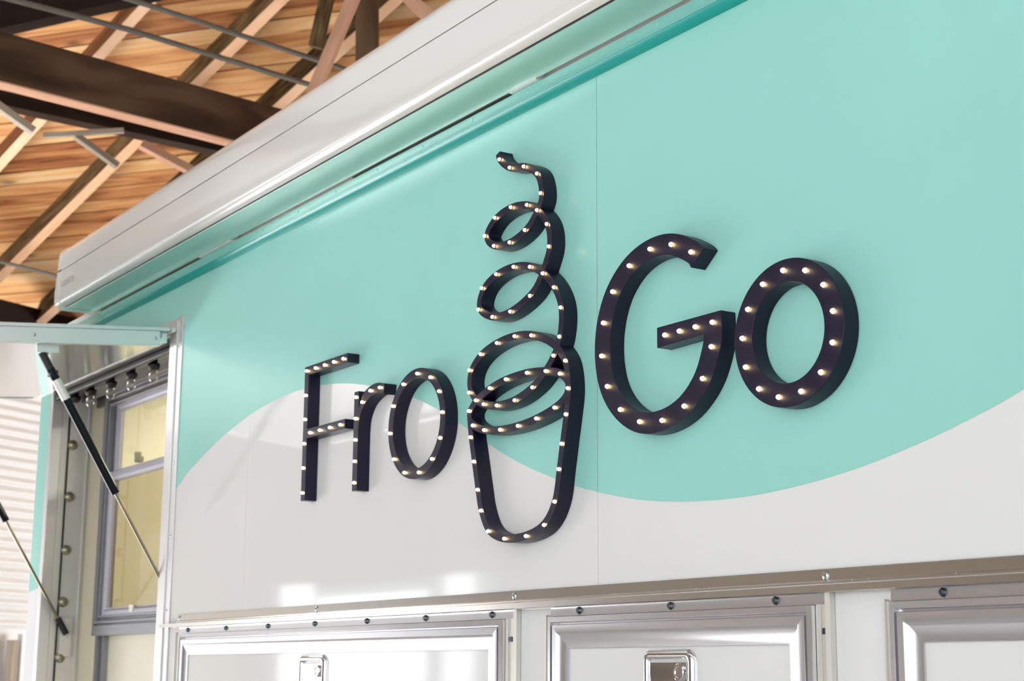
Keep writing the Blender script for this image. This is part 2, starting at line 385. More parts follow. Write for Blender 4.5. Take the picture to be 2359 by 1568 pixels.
def beam(name, a, b, w, h, m, label, up=(0, 0, 1), cat='beam', group=None):
    """squared timber from a to b (axis), w across, h along up"""
    a, b = V(a), V(b); d = (b - a).normalized(); s_ = d.cross(V(up)).normalized(); u = s_.cross(d)
    me = MB().obox((0, 0, 0), (1, 0, 0), (0, 1, 0), (0, 0, 1), (b - a).length / 2, w / 2, h / 2).mesh(name); me.materials.append(M[m])
    o = bpy.data.objects.new(name, me); COL.objects.link(o)
    o.matrix_world = Matrix.Translation((a + b) / 2) @ Matrix((d, s_, u)).transposed().to_4x4()
    return tag(o, label, cat, group)

TD = V((-0.15198, 0.98838, 0.0)).normalized()
t0 = V((-4.40, -0.06, 4.26))
tb = beam('tie_beam', t0 - TD * 2.6, t0 + TD * 3.2, 0.085, 0.225, 'beam', 'heavy dark brown tie beam crossing below the rafters')
te = MB().obox((0, 0, -0.1165), (1, 0, 0), (0, 1, 0), (0, 0, 1), 2.9, 0.0427, 0.004).build('lit_lower_face', 'pinkwood', tb, fl); te['label'] = 'pinkish strip painting the lit lower face of the beam'  # added strip stands in for light on the underside
beam('purlin', (-5.943, -1.23, 4.655), (-5.05, 1.92, 4.2615), 0.10, 0.075, 'beam', 'dark purlin half hidden behind the tie beam')
beam('collar_beam', (-5.0, -0.97, 4.218), (-4.0, 1.2175, 4.993), 0.10, 0.19, 'beam', 'dark bolted beam slanting up above the metal pipes')
beam('roof_block', (-5.27, 0.12, 4.375), (-5.25, 0.345, 4.245), 0.035, 0.045, 'greywood', 'grey weathered batten nailed beside the brown rafter', (1, 0, 0))
beam('roof_block', (-5.29, 0.57, 4.277), (-5.26, 0.79, 4.147), 0.03, 0.04, 'greywood', 'grey weathered batten between the purlin and the rough rafter', (1, 0, 0))
beam('roof_block', (-5.10, 0.85, 4.231), (-5.03, 1.13, 4.107), 0.04, 0.05, 'pinkwood', 'pinkish batten running down to the awning case', (1, 0, 0))
beam('roof_block', (-5.34, 0.42, 4.263), (-5.20, 0.79, 4.321), 0.025, 0.03, 'greywood', 'thin grey lath lying across the two battens', (1, 0, 0))
beam('roof_strut', (-3.055, 1.39, 5.40), (-3.77, 1.14, 4.105), 0.045, 0.12, 'pinkwood', 'steep pinkish strut rising above the awning', AF)
beam('roof_post', (-3.44, 1.225, 5.5), (-3.87, 1.487, 4.31), 0.10, 0.10, 'beam', 'dark upright post behind the steep strut', AF)
beam('roof_post', (-3.625, 1.303, 5.4), (-3.92, 1.24, 4.45), 0.06, 0.08, 'rafter_dark', 'brown plank side of the steep strut above the pipes', AF)
beam('roof_strut', (-3.64, 0.60, 5.30), (-3.45, 1.72, 4.42), 0.05, 0.12, 'pinkwood', 'short pinkish strut sloping down behind the awning', AF)
beam('roof_post', (-3.445, 1.125, 5.3), (-3.30, 1.85, 4.55), 0.16, 0.12, 'beam', 'dark timber end at the far side of the sloping strut', AF)

def pipe(pts, r, label):
    m = MB()
    for a, b in zip(pts, pts[1:]): m.tube(a, b, r, 10)
    return tag(m.build('conduit_pipe', 'pipe'), label, 'pipe', 'thin pipes strung below the roof')
pipe([(-3.95, -3.0, 4.45), (-4.20, 0.44, 4.45), (-4.47, 1.95, 4.45), (-4.56, 2.45, 4.45)], 0.0135, 'thin dark metal pipe strung above the tie beam')
pipe([(-3.36, -3.0, 4.45), (-3.87, 0.33, 4.45), (-4.19, 2.0, 4.45), (-4.28, 2.45, 4.45)], 0.0125, 'second thin metal pipe higher up by the collar beam')
pipe([(-5.00, -2.06, 3.75), (-6.02, 0.44, 3.75), (-6.50, 1.62, 3.75)], 0.010, 'thin grey pipe meeting the end of the awning case')

# white corrugated wall beyond the hatch, with a dark plate on top
wl = MB().obox(CO + DC * 0.6 + V((0, 0, 1.78)) - NC * 0.05, DC, NC, (0, 0, 1), 2.2, 0.02, 1.78).build('wall_left', 'corr')
tag(wl, 'white corrugated steel wall', kind='structure')
n = 10
sp = [(-0.032 + 0.064 * i / n, 0.011 * (0.5 - 0.5 * math.cos(2 * math.pi * i / n)) + 0.002) for i in range(n + 1)]
sm_ = MB()
vs = [tuple(DC * L + NC * d + V((0, 0, z))) for L in (-2.2, 2.2) for z, d in sp]
sm_.add(vs, [(i, i + 1, n + 2 + i, n + 1 + i) for i in range(n)], True)
sme = sm_.mesh('corrugation'); sme.materials.append(M['corr'])
for k in range(26):
    o = bpy.data.objects.new('corrugation', sme); COL.objects.link(o); o.parent = wl
    o.location = CO + DC * 0.6 + NC * (-0.03) + V((0, 0, 1.90 + 0.064 * k))
beam('timber_plate', CO - DC * 1.6 + V((0, 0, 3.74)), CO + DC * 2.8 + V((0, 0, 3.74)), 0.14, 0.36, 'beam', 'dark timber plate along the top of the corrugated wall')
beam('door_post', CO - DC * 0.06 + NC * 0.05 + V((0, 0, 0)), CO - DC * 0.06 + NC * 0.05 + V((0, 0, 1.80)), 0.05, 0.06, 'greywood', 'slim wooden post standing against the corrugated wall', NC)
beam('wall_brace', CO + NC * 0.09 + DC * -0.10 + V((0, 0, 1.35)), CO + NC * 0.09 + DC * 0.22 + V((0, 0, 1.80)), 0.035, 0.04, 'corr', 'white diagonal brace low on the corrugated wall', NC)
beam('wall_brace', CO + NC * 0.07 + DC * 0.00 + V((0, 0, 0.0)), CO + NC * 0.07 + DC * 0.00 + V((0, 0, 1.84)), 0.045, 0.04, 'corr', 'white upright beside the slim wooden post', NC)
# wall opposite the trailer: dark boards with the door openings that let the daylight in
wf = MB()
for x0, x1, z0, z1 in ((-24, -18.2, 0, 6), (-18.2, -13, 2.75, 6), (-13, -0.9, 0, 6), (-0.9, 7.4, 4.7, 6), (7.4, 11, 0, 6)):
    wf.box(x0, x1, -8.2, -8.05, z0, z1)
tag(wf.build('wall_front', 'dark_wall'), 'dark boarded wall with tall door openings', kind='structure')

# ================================================================== THE TRAILER
TX0, TX1, TY1, TZ0, TZ1 = -3.68, 3.3, 2.15, 0.55, 2.868
OX0, OX1, OZ0, OZ1 = -3.50, -2.305, 1.20, 2.66        # serving opening
trailer = thing('food_trailer', (-0.2, 1.07, 0.0), 'white and mint green food trailer with a wavy colour split', 'trailer')
T = trailer
wave = [(-3.68, 1.900), (-3.45, 1.925), (-3.1, 1.985), (-2.75, 2.06), (-2.45, 2.115), (-2.231, 2.163), (-2.148, 2.204), (-1.985, 2.258), (-1.859, 2.293), (-1.728, 2.321), (-1.619, 2.338), (-1.45, 2.352), (-1.348, 2.353), (-1.241, 2.349), (-1.15, 2.340), (-1.046, 2.325), (-0.968, 2.309), (-0.85, 2.281), (-0.742, 2.247), (-0.689, 2.228), (-0.616, 2.199), (-0.532, 2.161), (-0.406, 2.099), (-0.339, 2.068), (-0.247, 2.031), (-0.149, 1.998), (-0.077, 1.976), (0.032, 1.950), (0.145, 1.929), (0.251, 1.917), (0.361, 1.911), (0.469, 1.911), (0.558, 1.916), (0.643, 1.924), (0.724, 1.935), (0.801, 1.949), (0.876, 1.965), (0.95, 1.984), (1.051, 2.014), (1.3, 2.11), (1.7, 2.27), (2.1, 2.38), (2.6, 2.42), (3.3, 2.30)]
WV = smooth(spline(wave, sub=5), False, 2)
def wz(x):
    for a, b in zip(WV, WV[1:]):
        if a[0] <= x <= b[0]: return a[1] + (b[1] - a[1]) * (x - a[0]) / max(1e-9, b[0] - a[0])
    return WV[-1][1]
def wrap(x0, x1, m='teal'):
    n = max(4, int((x1 - x0) / 0.015)); xs = [x0 + (x1 - x0) * i / n for i in range(n + 1)]
    b = MB(); vs = [(x, -0.0008, wz(x)) for x in xs] + [(x, -0.0008, TZ1 - 0.02) for x in xs]
    b.add(vs, [(i, i + 1, n + 2 + i, n + 1 + i) for i in range(n)])
    return b.build('teal_wrap', m, T)
g = 0.0006
for x0, x1, z0, z1 in ((TX0, OX0, TZ0, TZ1), (OX0, OX1, OZ1, TZ1), (OX0, OX1, TZ0, OZ0), (OX1, -1.69 - g, TZ0, TZ1), (-1.69 + g, 0.0 - g, TZ0, TZ1), (0.0 + g, 1.69 - g, TZ0, TZ1), (1.69 + g, TX1, TZ0, TZ1)):
    MB().box(x0, x1, 0.0, 0.03, z0, z1).build('wall_panel', 'white', T)
wrap(TX0, OX0); wrap(OX1, -1.69 - g); wrap(-1.69 - g, -g); wrap(g, 1.69); wrap(1.69, TX1)
b = MB(); b.box(OX0, OX1, -0.0008, 0.0, OZ1, TZ1 - 0.02); b.build('teal_wrap', 'teal', T)
MB().box(TX0, TX1, 0.0, TY1, TZ1, TZ1 + 0.03).build('roof_panel', 'white', T)
for x in (TX0, TX1 - 0.03): MB().box(x, x + 0.03, 0.03, TY1 - 0.03, TZ0, TZ1).build('end_wall', 'white', T)
MB().box(TX0 + 0.03, TX0 + 0.036, 0.22, TY1 - 0.03, TZ0, TZ1 - 0.02).build('end_liner', 'cream', T)
MB().box(TX0, TX1, TY1 - 0.03, TY1, TZ0, TZ1).build('rear_wall', 'cream', T)
MB().box(TX0 + 0.03, TX1 - 0.03, 0.03, TY1 - 0.03, TZ0, TZ0 + 0.05).build('floor_pan', 'alu_dull', T)
MB().box(TX0 + 0.03, TX1 - 0.03, 0.03, TY1 - 0.03, TZ1 - 0.02, TZ1).build('ceiling_liner', 'cream', T)
MB().box(TX0 + 0.3, TX1 - 0.3, 0.4, 0.5, 0.42, 0.55).box(TX0 + 0.3, TX1 - 0.3, 1.65, 1.75, 0.42, 0.55).build('chassis', 'black', T)
for x in (-0.4, 0.5):
    for y in (0.16, 1.85):
        w = MB().lathe((x, y, 0.34), (0, 1, 0), [(0, 0.20), (0.0, 0.31), (0.03, 0.34), (0.17, 0.34), (0.2, 0.31), (0.2, 0.2)], 28).build('wheel', 'tyre', T)
        MB().lathe((x, y - 0.005, 0.34), (0, 1, 0), [(0, 0.03), (0.02, 0.12), (0.0, 0.20), (0.03, 0.20)], 20).build('hub', 'alu_dull', w, T)

# painted gutter rail under the awning
rail = [(-0.001, 2.8205), (-0.010, 2.8215), (-0.020, 2.8280), (-0.0245, 2.8345), (-0.0225, 2.8405), (-0.016, 2.8440), (-0.013, 2.8480), (-0.0125, 2.8690), (-0.001, 2.8695)]
rl = MB().prism_x(rail, TX0, TX1).build('gutter_rail', 'teal_rail', T)
re_ = MB().prism_x([(-0.001, 2.8200), (-0.010, 2.8206), (-0.0215, 2.8266), (-0.0254, 2.8326), (-0.0250, 2.8345), (-0.001, 2.8260)], TX0, TX1).build('rail_shade', 'teal_shade', T)  # added strip painting the shade under the rail
for i in range(26):
    inst('rail_rivet', RAILRIV, rl, (-3.0 + 0.23 * i, -0.0125, 2.858), T)

# steel drip trim above the access doors
trim = [(-0.0005, 1.776), (-0.004, 1.7755), (-0.005, 1.757), (-0.009, 1.7545), (-0.009, 1.7525), (-0.018, 1.7510), (-0.0205, 1.7490), (-0.0205, 1.7380), (-0.018, 1.7365), (-0.0005, 1.740)]
tr = MB().prism_x(trim, -2.150, TX1 - 0.05).build('trim_rail', 'steel', T)
MB().prism_x([(-0.0005, 1.7450), (-0.0205, 1.7490), (-0.0205, 1.7380), (-0.0005, 1.740)], -2.262, -2.151).build('trim_lip_end', 'steel', tr, T)
for x in (-2.139, -1.2154, -0.2918, 0.6349, 1.56, 2.485): inst('screw', PAN, tr, (x, -0.0045, 1.7645), T)
for x, w_ in ((0.70, 0.02), (0.735, 0.012), (0.915, 0.018), (0.345, 0.008), (0.31, 0.02), (0.48, 0.008), (-0.9, 0.015)):
    MB().lathe((x - w_ / 2, -0.0055, 1.7535), (1, 0, 0), [(0, 0.001), (w_ * 0.3, 0.003), (w_ * 0.7, 0.0026), (w_, 0.001)], 8).build('sealant_bead', 'caulk', tr, T)

# aluminium frame round the serving opening
fr = MB()
fr.box(OX1 - 0.014, -2.262, -0.010, 0.03, OZ0 - 0.04, 2.705)                # deep inner lip
fr.box(-2.262, -2.226, -0.005, 0.0, OZ0 - 0.04, 2.716)                       # flange on the wall
fr.box(OX0 - 0.055, -2.226, -0.004, 0.0, 2.664, 2.716)                       # head flange
fr.box(OX0 - 0.055, OX0 - 0.03, -0.004, 0.0, OZ0 - 0.04, 2.664)              # far flange
fr.box(OX0 - 0.03, OX0 + 0.002, -0.010, 0.03, OZ0 - 0.04, 2.705)
of = bevel(fr.build('opening_frame', 'alu', T), 0.0015)
for z in (2.70, 2.615, 2.47, 2.245, 2.02, 1.79, 1.56): inst('screw', RIVET, of, (-2.246, -0.005, z), T)
for x in (-2.33, -2.36): inst('screw', RIVET, of, (x, -0.004, 2.69), T)
MB().box(OX1 - 0.002, OX1 + 0.028, 0.0, 0.16, OZ0, OZ1).build('right_reveal', 'alu', T)
hd = MB().box(OX0, OX1, 0.0, 0.205, 2.640, 2.665).box(OX0, OX1, 0.012, 0.020, 2.628, 2.640).box(OX0, OX1, 0.10, 0.112, 2.615, 2.640).box(OX0, OX1, 0.16, 0.172, 2.60, 2.640).build('head_reveal', 'head', T)
bevel(MB().box(OX0, OX1, -0.006, 0.011, 2.614, 2.634).build('head_gasket', 'black', T), 0.004)
lr = MB().box(OX0 - 0.03, OX0, 0.0, 0.055, OZ0, 2.64).box(OX0 - 0.03, OX0 - 0.004, 0.055, 0.062, OZ0, 2.64).build('left_reveal', 'alu_dull', T)
MB().box(OX0 - 0.004, OX0 + 0.006, 0.0552, 0.0612, OZ0, 2.64).build('side_gasket', 'black', T)
ls = MB().box(OX0 - 0.03, OX0 + 0.002, 0.062, 0.136, OZ0, 2.64).box(OX0 - 0.03, OX0 + 0.008, 0.130, 0.137, OZ0, 2.64).box(OX0 - 0.03, OX0 + 0.005, 0.0615, 0.066, OZ0, 2.64).build('bolt_strip', 'alu_dull', T)
bme = MB().lathe((0, 0, 0), (1, 0, 0), [(0, 0.019), (0.004, 0.019), (0.005, 0.0155), (0.010, 0.0145), (0.0135, 0.010), (0.0145, 0.0)], 16).mesh('bolt'); bme.materials.append(M['bolt'])
for z in (2.449, 2.252, 2.052, 1.859, 1.656, 1.46): inst('bolt', bme, ls, (OX0 + 0.002, 0.0746, z), T)
MB().box(OX0 - 0.03, OX0, 0.137, 0.205, OZ0, 2.64).build('cream_reveal', 'cream', T)
MB().box(OX0 - 0.03, -3.394, 0.20, 0.215, OZ0, 2.64).build('cream_stile', 'cream', T)
MB().box(-3.394, OX1 + 0.03, 0.205, 0.215, 1.20, 1.745).build('lower_panel', 'cream', T)
MB().box(-3.394, OX1 + 0.03, 0.155, 0.205, 1.735, 1.757).box(-3.394, -3.376, 0.17, 0.207, 1.20, 1.735).box(-3.366, -3.345, 0.185, 0.207, 1.20, 1.735).build('sill', 'grey', T)

# -------- serving window (vertical slider)
win = thing('serving_window', (-2.84, 0.20, 1.76), 'grey framed vertical sliding window inside the serving opening', 'window')
bevel(MB().frame(-3.394, -2.285, 1.757, 2.64, [(0, 0), (0, 0.05), (0.014, 0.05), (0.014, 0.035), (0.022, 0.035), (0.022, 0.05), (0.03, 0.05), (0.032, 0.030), (0.042, 0.030), (0.043, 0.045), (0.050, 0.045), (0.052, 0.012), (0.068, 0.012), (0.068, 0)], 0.205).build('frame', 'grey', win), 0.001)
def sash(z0, z1, yy, glass):
    s_ = MB().frame(-3.326, -2.333, z0, z1, [(0, -0.008), (0, 0.012), (0.010, 0.014), (0.022, 0.014), (0.030, 0.006), (0.034, 0.006), (0.034, -0.008)], yy).build('sash', 'sash', win)
    MB().box(-3.295, -2.364, yy + 0.001, yy + 0.004, z0 + 0.03, z1 - 0.03).build('pane', glass, s_, win)
    return s_
su = sash(2.31, 2.60, 0.192, 'pane'); sl = sash(1.80, 2.335, 0.178, 'screen')
for x, z in ((-3.02, 2.35), (-2.6, 2.35)):
    MB().box(x - 0.018, x + 0.018, 0.155, 0.176, z - 0.008, z + 0.012).box(x - 0.007, x + 0.007, 0.150, 0.17, z + 0.008, z + 0.028).build('latch', 'bolt', sl, win)
MB().box(-3.03, -2.99, 0.160, 0.166, 1.812, 1.838).build('sash_lift', 'alu_dull', sl, win)

# -------- bulbs in the head of the opening
SOCK = (lambda me: (me.materials.append(M['black']), me)[1])(MB().lathe((0, 0, 0), (0, 0, -1), [(-0.018, 0.012), (-0.004, 0.012), (-0.003, 0.020), (0.006, 0.021), (0.016, 0.017), (0.02, 0.014)], 14).mesh('socket'))
BULB = (lambda me: (me.materials.append(M['bulb_glass']), me)[1])(MB().lathe((0, 0, 0), (0, 0, -1), [(0.018, 0.0105), (0.028, 0.014), (0.042, 0.0165), (0.054, 0.014), (0.062, 0.007), (0.064, 0)], 14).mesh('glass_bulb'))
for i, x in enumerate((-2.612, -2.822, -3.030, -3.247, -3.425)):
    t = thing('festoon_bulb', (x, 0.05, 2.622), 'small clear bulb in a black socket, ' + ('closest to the pale jamb by the green wall', 'second from the pale jamb', 'third from the pale jamb', 'fourth from the pale jamb', 'half hidden behind the gas strut')[i], 'bulb', 'clear bulbs above the serving window')
    inst('socket', SOCK, t, (x, 0.05, 2.622)); inst('glass_bulb', BULB, t, (x, 0.05, 2.622))

# -------- hatch swung up on its top hinge
ha = math.radians(5.2); HD = V((0, -math.cos(ha), -math.sin(ha))); HU = V((0, -math.sin(ha), math.cos(ha)))
HO = V((0, -0.030, 2.645)); HL = 1.08; HX0, HX1 = -3.60, -2.262
hatch = thing('serving_hatch', (-2.93, -0.03, 2.645), 'open serving hatch with aluminium frame held up by black struts', 'hatch')
def hbox(m, x0, x1, s0, s1, u0, u1):
    return m.obox(V(((x0 + x1) / 2, 0, 0)) + HO + HD * ((s0 + s1) / 2) + HU * ((u0 + u1) / 2), (1, 0, 0), HD, HU, (x1 - x0) / 2, (s1 - s0) / 2, (u1 - u0) / 2)
hbox(MB(), HX0, HX1 - 0.004, 0.0, HL, 0.022, 0.026).build('outer_skin', 'teal', hatch)
hbox(MB(), HX0 + 0.02, HX1 - 0.02, 0.02, HL - 0.02, 0.002, 0.022).build('core_panel', 'white', hatch)
hbox(MB(), HX0 + 0.02, HX1 - 0.02, 0.02, HL - 0.02, -0.012, 0.002).build('inner_panel', 'alu_bright', hatch)
for x0, x1 in ((HX1 - 0.022, HX1), (HX0, HX0 + 0.022)):
    r = hbox(MB(), x0, x1, 0.034, HL, -0.026 if x0 > -3 else -0.015, 0.022); hbox(r, x0 - 0.004, x1 + 0.004, 0.0, HL, 0.022, 0.034)
    so = bevel(r.build('side_rail', 'alu', hatch), 0.0015)
    if x0 > -3:
        for s_ in (0.05, 0.435, 0.80): inst('screw', RIVET, so, V((HX1 + 0.0005, 0, 0)) + HO + HD * s_ + HU * -0.002, hatch, (0, 0, math.pi / 2))
hbox(MB(), HX0 + 0.022, HX1 - 0.022, 0.004, 0.019, -0.013, 0.022).build('end_rail', 'alu_bright', hatch)
hbox(MB(), HX0 + 0.022, HX1 - 0.022, HL - 0.022, HL, -0.026, 0.022).build('end_rail', 'alu', hatch)
MB().tube((HX0 + 0.01, -0.022, 2.672), (HX1 + 0.004, -0.022, 2.672), 0.008, 10).build('hinge', 'alu', hatch)

def strut(x, side, label):
    top, bot = V((x, -0.415, 2.552)), V((x, 0.082, 1.752)); d = (bot - top).normalized()
    t = thing('gas_strut', tuple(bot), label, 'gas strut', 'gas struts of the serving hatch')
    MB().tube(top + d * 0.045, top + d * 0.478, 0.0135, 16).build('cylinder', 'strut', t)
    MB().tube(top + d * 0.082, top + d * 0.150, 0.0139, 16).build('sticker', 'alu_dull', t)
    MB().tube(top + d * 0.478, bot - d * 0.05, 0.0052, 12).build('rod', 'rod', t)
    MB().tube(top - d * 0.012, top + d * 0.05, 0.0125, 14).box(x - 0.012, x + 0.012, -0.395, -0.37, 2.49, 2.51).build('upper_end', 'black', t)
    MB().tube(bot - d * 0.055, bot + d * 0.012, 0.0115, 14).build('lower_end', 'black', t)
    p = HO + HD * 0.385
    m = MB().obox(V((x + side * 0.012, p.y, p.z)) + HU * -0.016, (1, 0, 0), HD, HU, 0.028, 0.075, 0.003)
    m.obox(V((x + side * 0.022, p.y, p.z)) + HU * -0.034, (1, 0, 0), HD, HU, 0.003, 0.034, 0.016)
    m.tube((x, -0.405, 2.562), (x + side * 0.024, -0.405, 2.562), 0.006, 10)
    m.build('upper_bracket', 'alu', t)
    e = OX0 + 0.010 if side < 0 else OX1 - 0.006
    m = MB().box(min(e, e - side * 0.004), max(e, e - side * 0.004), 0.066, 0.110, 1.66, 1.80)
    m.tube((x, 0.080, 1.755), (e, 0.080, 1.755), 0.006, 10); m.build('lower_bracket', 'alu_dull', t)
strut(-2.315, 1, 'black gas strut bracketed to the near rail of the hatch')
strut(-3.478, -1, 'black gas strut ending on the bolted strip of the opening')

# ================================================================== AWNING
AX0, AX1 = -3.10, 2.3
aw = thing('awning_case', (-0.4, -0.075, 2.876), 'long white rolled awning case mounted along the trailer roof edge', 'awning')
def arc(c, r, a0, a1, n): return [(c[0] + r * math.cos(math.radians(a0 + (a1 - a0) * i / n)), c[1] + r * math.sin(math.radians(a0 + (a1 - a0) * i / n))) for i in range(n + 1)]
up = [(-0.1455, 3.0135), (-0.1450, 3.030), (-0.1435, 3.060)] + arc((-0.108, 3.068), 0.0345, 175, 95, 7) + [(-0.02, 3.108), (-0.016, 3.10), (-0.018, 3.0135)]
MB().prism_x(up, AX0 + 0.045, AX1, True).build('upper_cover', 'awning', aw)
low = [(-0.018, 3.0095), (-0.1465, 3.0095), (-0.1490, 2.976), (-0.1515, 2.940), (-0.1520, 2.918)] + arc((-0.1200, 2.9095), 0.0320, 178, 262, 9) + [(-0.018, 2.8790)]
MB().prism_x(low, AX0 + 0.045, AX1, True).build('lower_cover', 'awning', aw)
MB().box(AX0 + 0.045, AX1, -0.140, -0.02, 3.0095, 3.0135).build('seam', 'black', aw)
cap = [(-0.018, 2.8755)] + arc((-0.1195, 2.9090), 0.0340, 262, 178, 9)[::1] + [(-0.1535, 2.940), (-0.1508, 2.976), (-0.1475, 3.012), (-0.1455, 3.060)] + arc((-0.109, 3.068), 0.0365, 175, 95, 7) + [(-0.018, 3.111)]
ec = bevel(MB().prism_x(cap, AX0, AX0 + 0.0455, True).build('end_cap', 'awning', aw), 0.004, 3)
MB().box(AX0 + 0.005, AX0 + 0.042, -0.1515, -0.140, 3.0105, 3.0135).build('cap_seam', 'black', ec, aw)
under = [(-0.1255, 2.8772), (-0.1245, 2.8750), (-0.105, 2.8765), (-0.075, 2.8775), (-0.045, 2.8770), (-0.019, 2.8740), (-0.019, 2.8785)]
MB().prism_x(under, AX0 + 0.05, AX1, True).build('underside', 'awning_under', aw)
MB().box(AX0 + 0.06, AX1, -0.1285, -0.1252, 2.8758, 2.8790).build('lip_gasket', 'black', aw)
for x0, x1 in ((-2.08, -1.832), (-0.302, -0.194), (1.48, 1.73)):
    MB().box(x0, x1, -0.022, -0.0005, 2.8700, 2.900).build('mount_bracket', 'white', aw)
for x0, x1 in ((-3.0, -2.082), (-1.064, -0.304), (0.70, 1.478)):
    MB().box(x0, x1, -0.0145, -0.001, 2.8700, 2.8738).build('dark_gap_strip', 'black', aw)  # black strips added where the gap behind the case is dark
fc = bpy.data.curves.new('logo', 'FONT'); fc.body = 'CARIYO'; fc.size = 0.034; fc.extrude = 0.0002; fc.space_character = 1.18
fo = bpy.data.objects.new('logo_source', fc); COL.objects.link(fo)
lm = bpy.data.meshes.new_from_object(fo.evaluated_get(bpy.context.evaluated_depsgraph_get())); bpy.data.objects.remove(fo)
lm.materials.clear(); lm.materials.append(M['logo'])
lo = bpy.data.objects.new('logo', lm); COL.objects.link(lo); lo.parent = aw
lo.location = V((-3.035, -0.1531, 2.942)) - org(aw); lo.rotation_euler = (math.radians(94), 0, 0)

# ================================================================== MARQUEE SIGN
YF, YB = -0.035, -0.0014
def letter(name, label, cx, cz):
    return thing(name, (cx, YB, cz), label, 'sign letter' if 'letter' in name else 'sign', 'marquee signs on the trailer wall')
def leds(t, pts, me, y=YF):
    for i, (x, z) in enumerate(pts): inst('led_bulb', me, t, (x, y + 0.0002, z))

# F
t = letter('letter_f_sign', 'thin navy marquee letter F with small warm bulbs', -1.145, 2.043)
bevel(MB().plate([(-1.267, 2.397), (-1.0235, 2.397), (-1.0235, 2.373), (-1.243, 2.373), (-1.243, 2.2295), (-1.0275, 2.2295), (-1.0275, 2.205), (-1.243, 2.205), (-1.243, 2.043), (-1.267, 2.043)], YF, YB).build('channel', 'navy', t), 0.0009)
leds(t, [(-1.253, 2.385), (-1.201, 2.385), (-1.149, 2.385), (-1.097, 2.385), (-1.045, 2.385), (-1.255, 2.320), (-1.255, 2.256), (-1.255, 2.192), (-1.255, 2.128), (-1.255, 2.063), (-1.222, 2.217), (-1.166, 2.217), (-1.109, 2.217), (-1.051, 2.217)], LED_S)
# r
t = letter('letter_r_sign', 'thin navy marquee letter r standing between the F and the slim o', -0.90, 2.043)
outer = spline([(-0.956, 2.246), (-0.938, 2.276), (-0.915, 2.289), (-0.888, 2.2955), (-0.858, 2.2965), (-0.825, 2.2900)], sub=6)
inner = spline([(-0.8285, 2.2645), (-0.848, 2.2705), (-0.872, 2.2715), (-0.896, 2.2665), (-0.925, 2.253), (-0.944, 2.233), (-0.953, 2.212), (-0.956, 2.185)], sub=6)
bevel(MB().plate([(-0.980, 2.043), (-0.980, 2.290), (-0.958, 2.290)] + outer + inner + [(-0.956, 2.043)], YF, YB).build('channel', 'navy', t), 0.0009)
leds(t, [(-0.969, 2.276), (-0.968, 2.222), (-0.968, 2.169), (-0.968, 2.116), (-0.968, 2.063), (-0.936, 2.259), (-0.895, 2.282), (-0.847, 2.283)], LED_S)
def ell(cx, cz, a, b_, rot, n=72):
    c, s_ = math.cos(rot), math.sin(rot)
    return [(cx + a * math.cos(k) * c - b_ * math.sin(k) * s_, cz + a * math.cos(k) * s_ + b_ * math.sin(k) * c) for k in [2 * math.pi * i / n for i in range(n)]]
def ring_letter(name, label, c, w, bulbs, me, dx=0.0):
    t = letter(name, label, c[0], c[1] - c[3] - w / 2)
    o_, i_ = offset(ell(*c), w / 2, True, dx)
    bevel(MB().ring(i_, o_, YF, YB).build('channel', 'navy', t), 0.0009)
    leds(t, bulbs, me)
ring_letter('letter_o_sign', 'slim navy marquee letter o beside the lit cup outline', (-0.6685, 2.1735, 0.1215, 0.1180, -0.12), 0.0232,
            [(-0.665, 2.290), (-0.603, 2.272), (-0.563, 2.234), (-0.548, 2.184), (-0.555, 2.126), (-0.590, 2.082), (-0.649, 2.057), (-0.716, 2.063), (-0.767, 2.100), (-0.790, 2.164), (-0.777, 2.228), (-0.730, 2.274)], LED_S)
ring_letter('letter_o_sign', 'bold navy marquee letter o with large glowing bulbs after the G', (0.5915, 2.1725, 0.1125, 0.1070, -0.25), 0.0410,
            [(0.587, 2.281), (0.641, 2.270), (0.683, 2.237), (0.703, 2.189), (0.700, 2.137), (0.671, 2.092), (0.623, 2.067), (0.568, 2.065), (0.519, 2.086), (0.486, 2.129), (0.479, 2.181), (0.495, 2.230), (0.535, 2.267)], LED_L, 0.0025)
# G
t = letter('letter_g_sign', 'bold navy marquee capital G with large glowing bulbs', 0.23, 2.045)
gl = [(0.342, 2.366), (0.284, 2.393), (0.220, 2.398), (0.154, 2.379), (0.100, 2.338), (0.069, 2.281), (0.063, 2.216), (0.081, 2.153), (0.123, 2.102), (0.183, 2.071), (0.251, 2.065), (0.316, 2.083), (0.369, 2.126), (0.395, 2.180), (0.399, 2.224), (0.351, 2.224), (0.305, 2.224), (0.262, 2.224)]
gp = smooth(spline([(0.3585, 2.3515), (0.342, 2.367), (0.284, 2.394), (0.220, 2.3990), (0.154, 2.381), (0.100, 2.338), (0.071, 2.281), (0.0645, 2.216), (0.081, 2.153), (0.123, 2.102), (0.183, 2.0695), (0.251, 2.0655), (0.316, 2.085), (0.367, 2.127), (0.394, 2.180), (0.3985, 2.2035)], sub=6), False, 2)
ga, gb = offset(gp, 0.0200, False, 0.0055)
bevel(MB().plate(gb + [(0.4215, 2.242), (0.2375, 2.242), (0.2375, 2.2035)] + ga[::-1][0:], YF, YB).build('channel', 'navy', t), 0.0009)
leds(t, gl, LED_L)
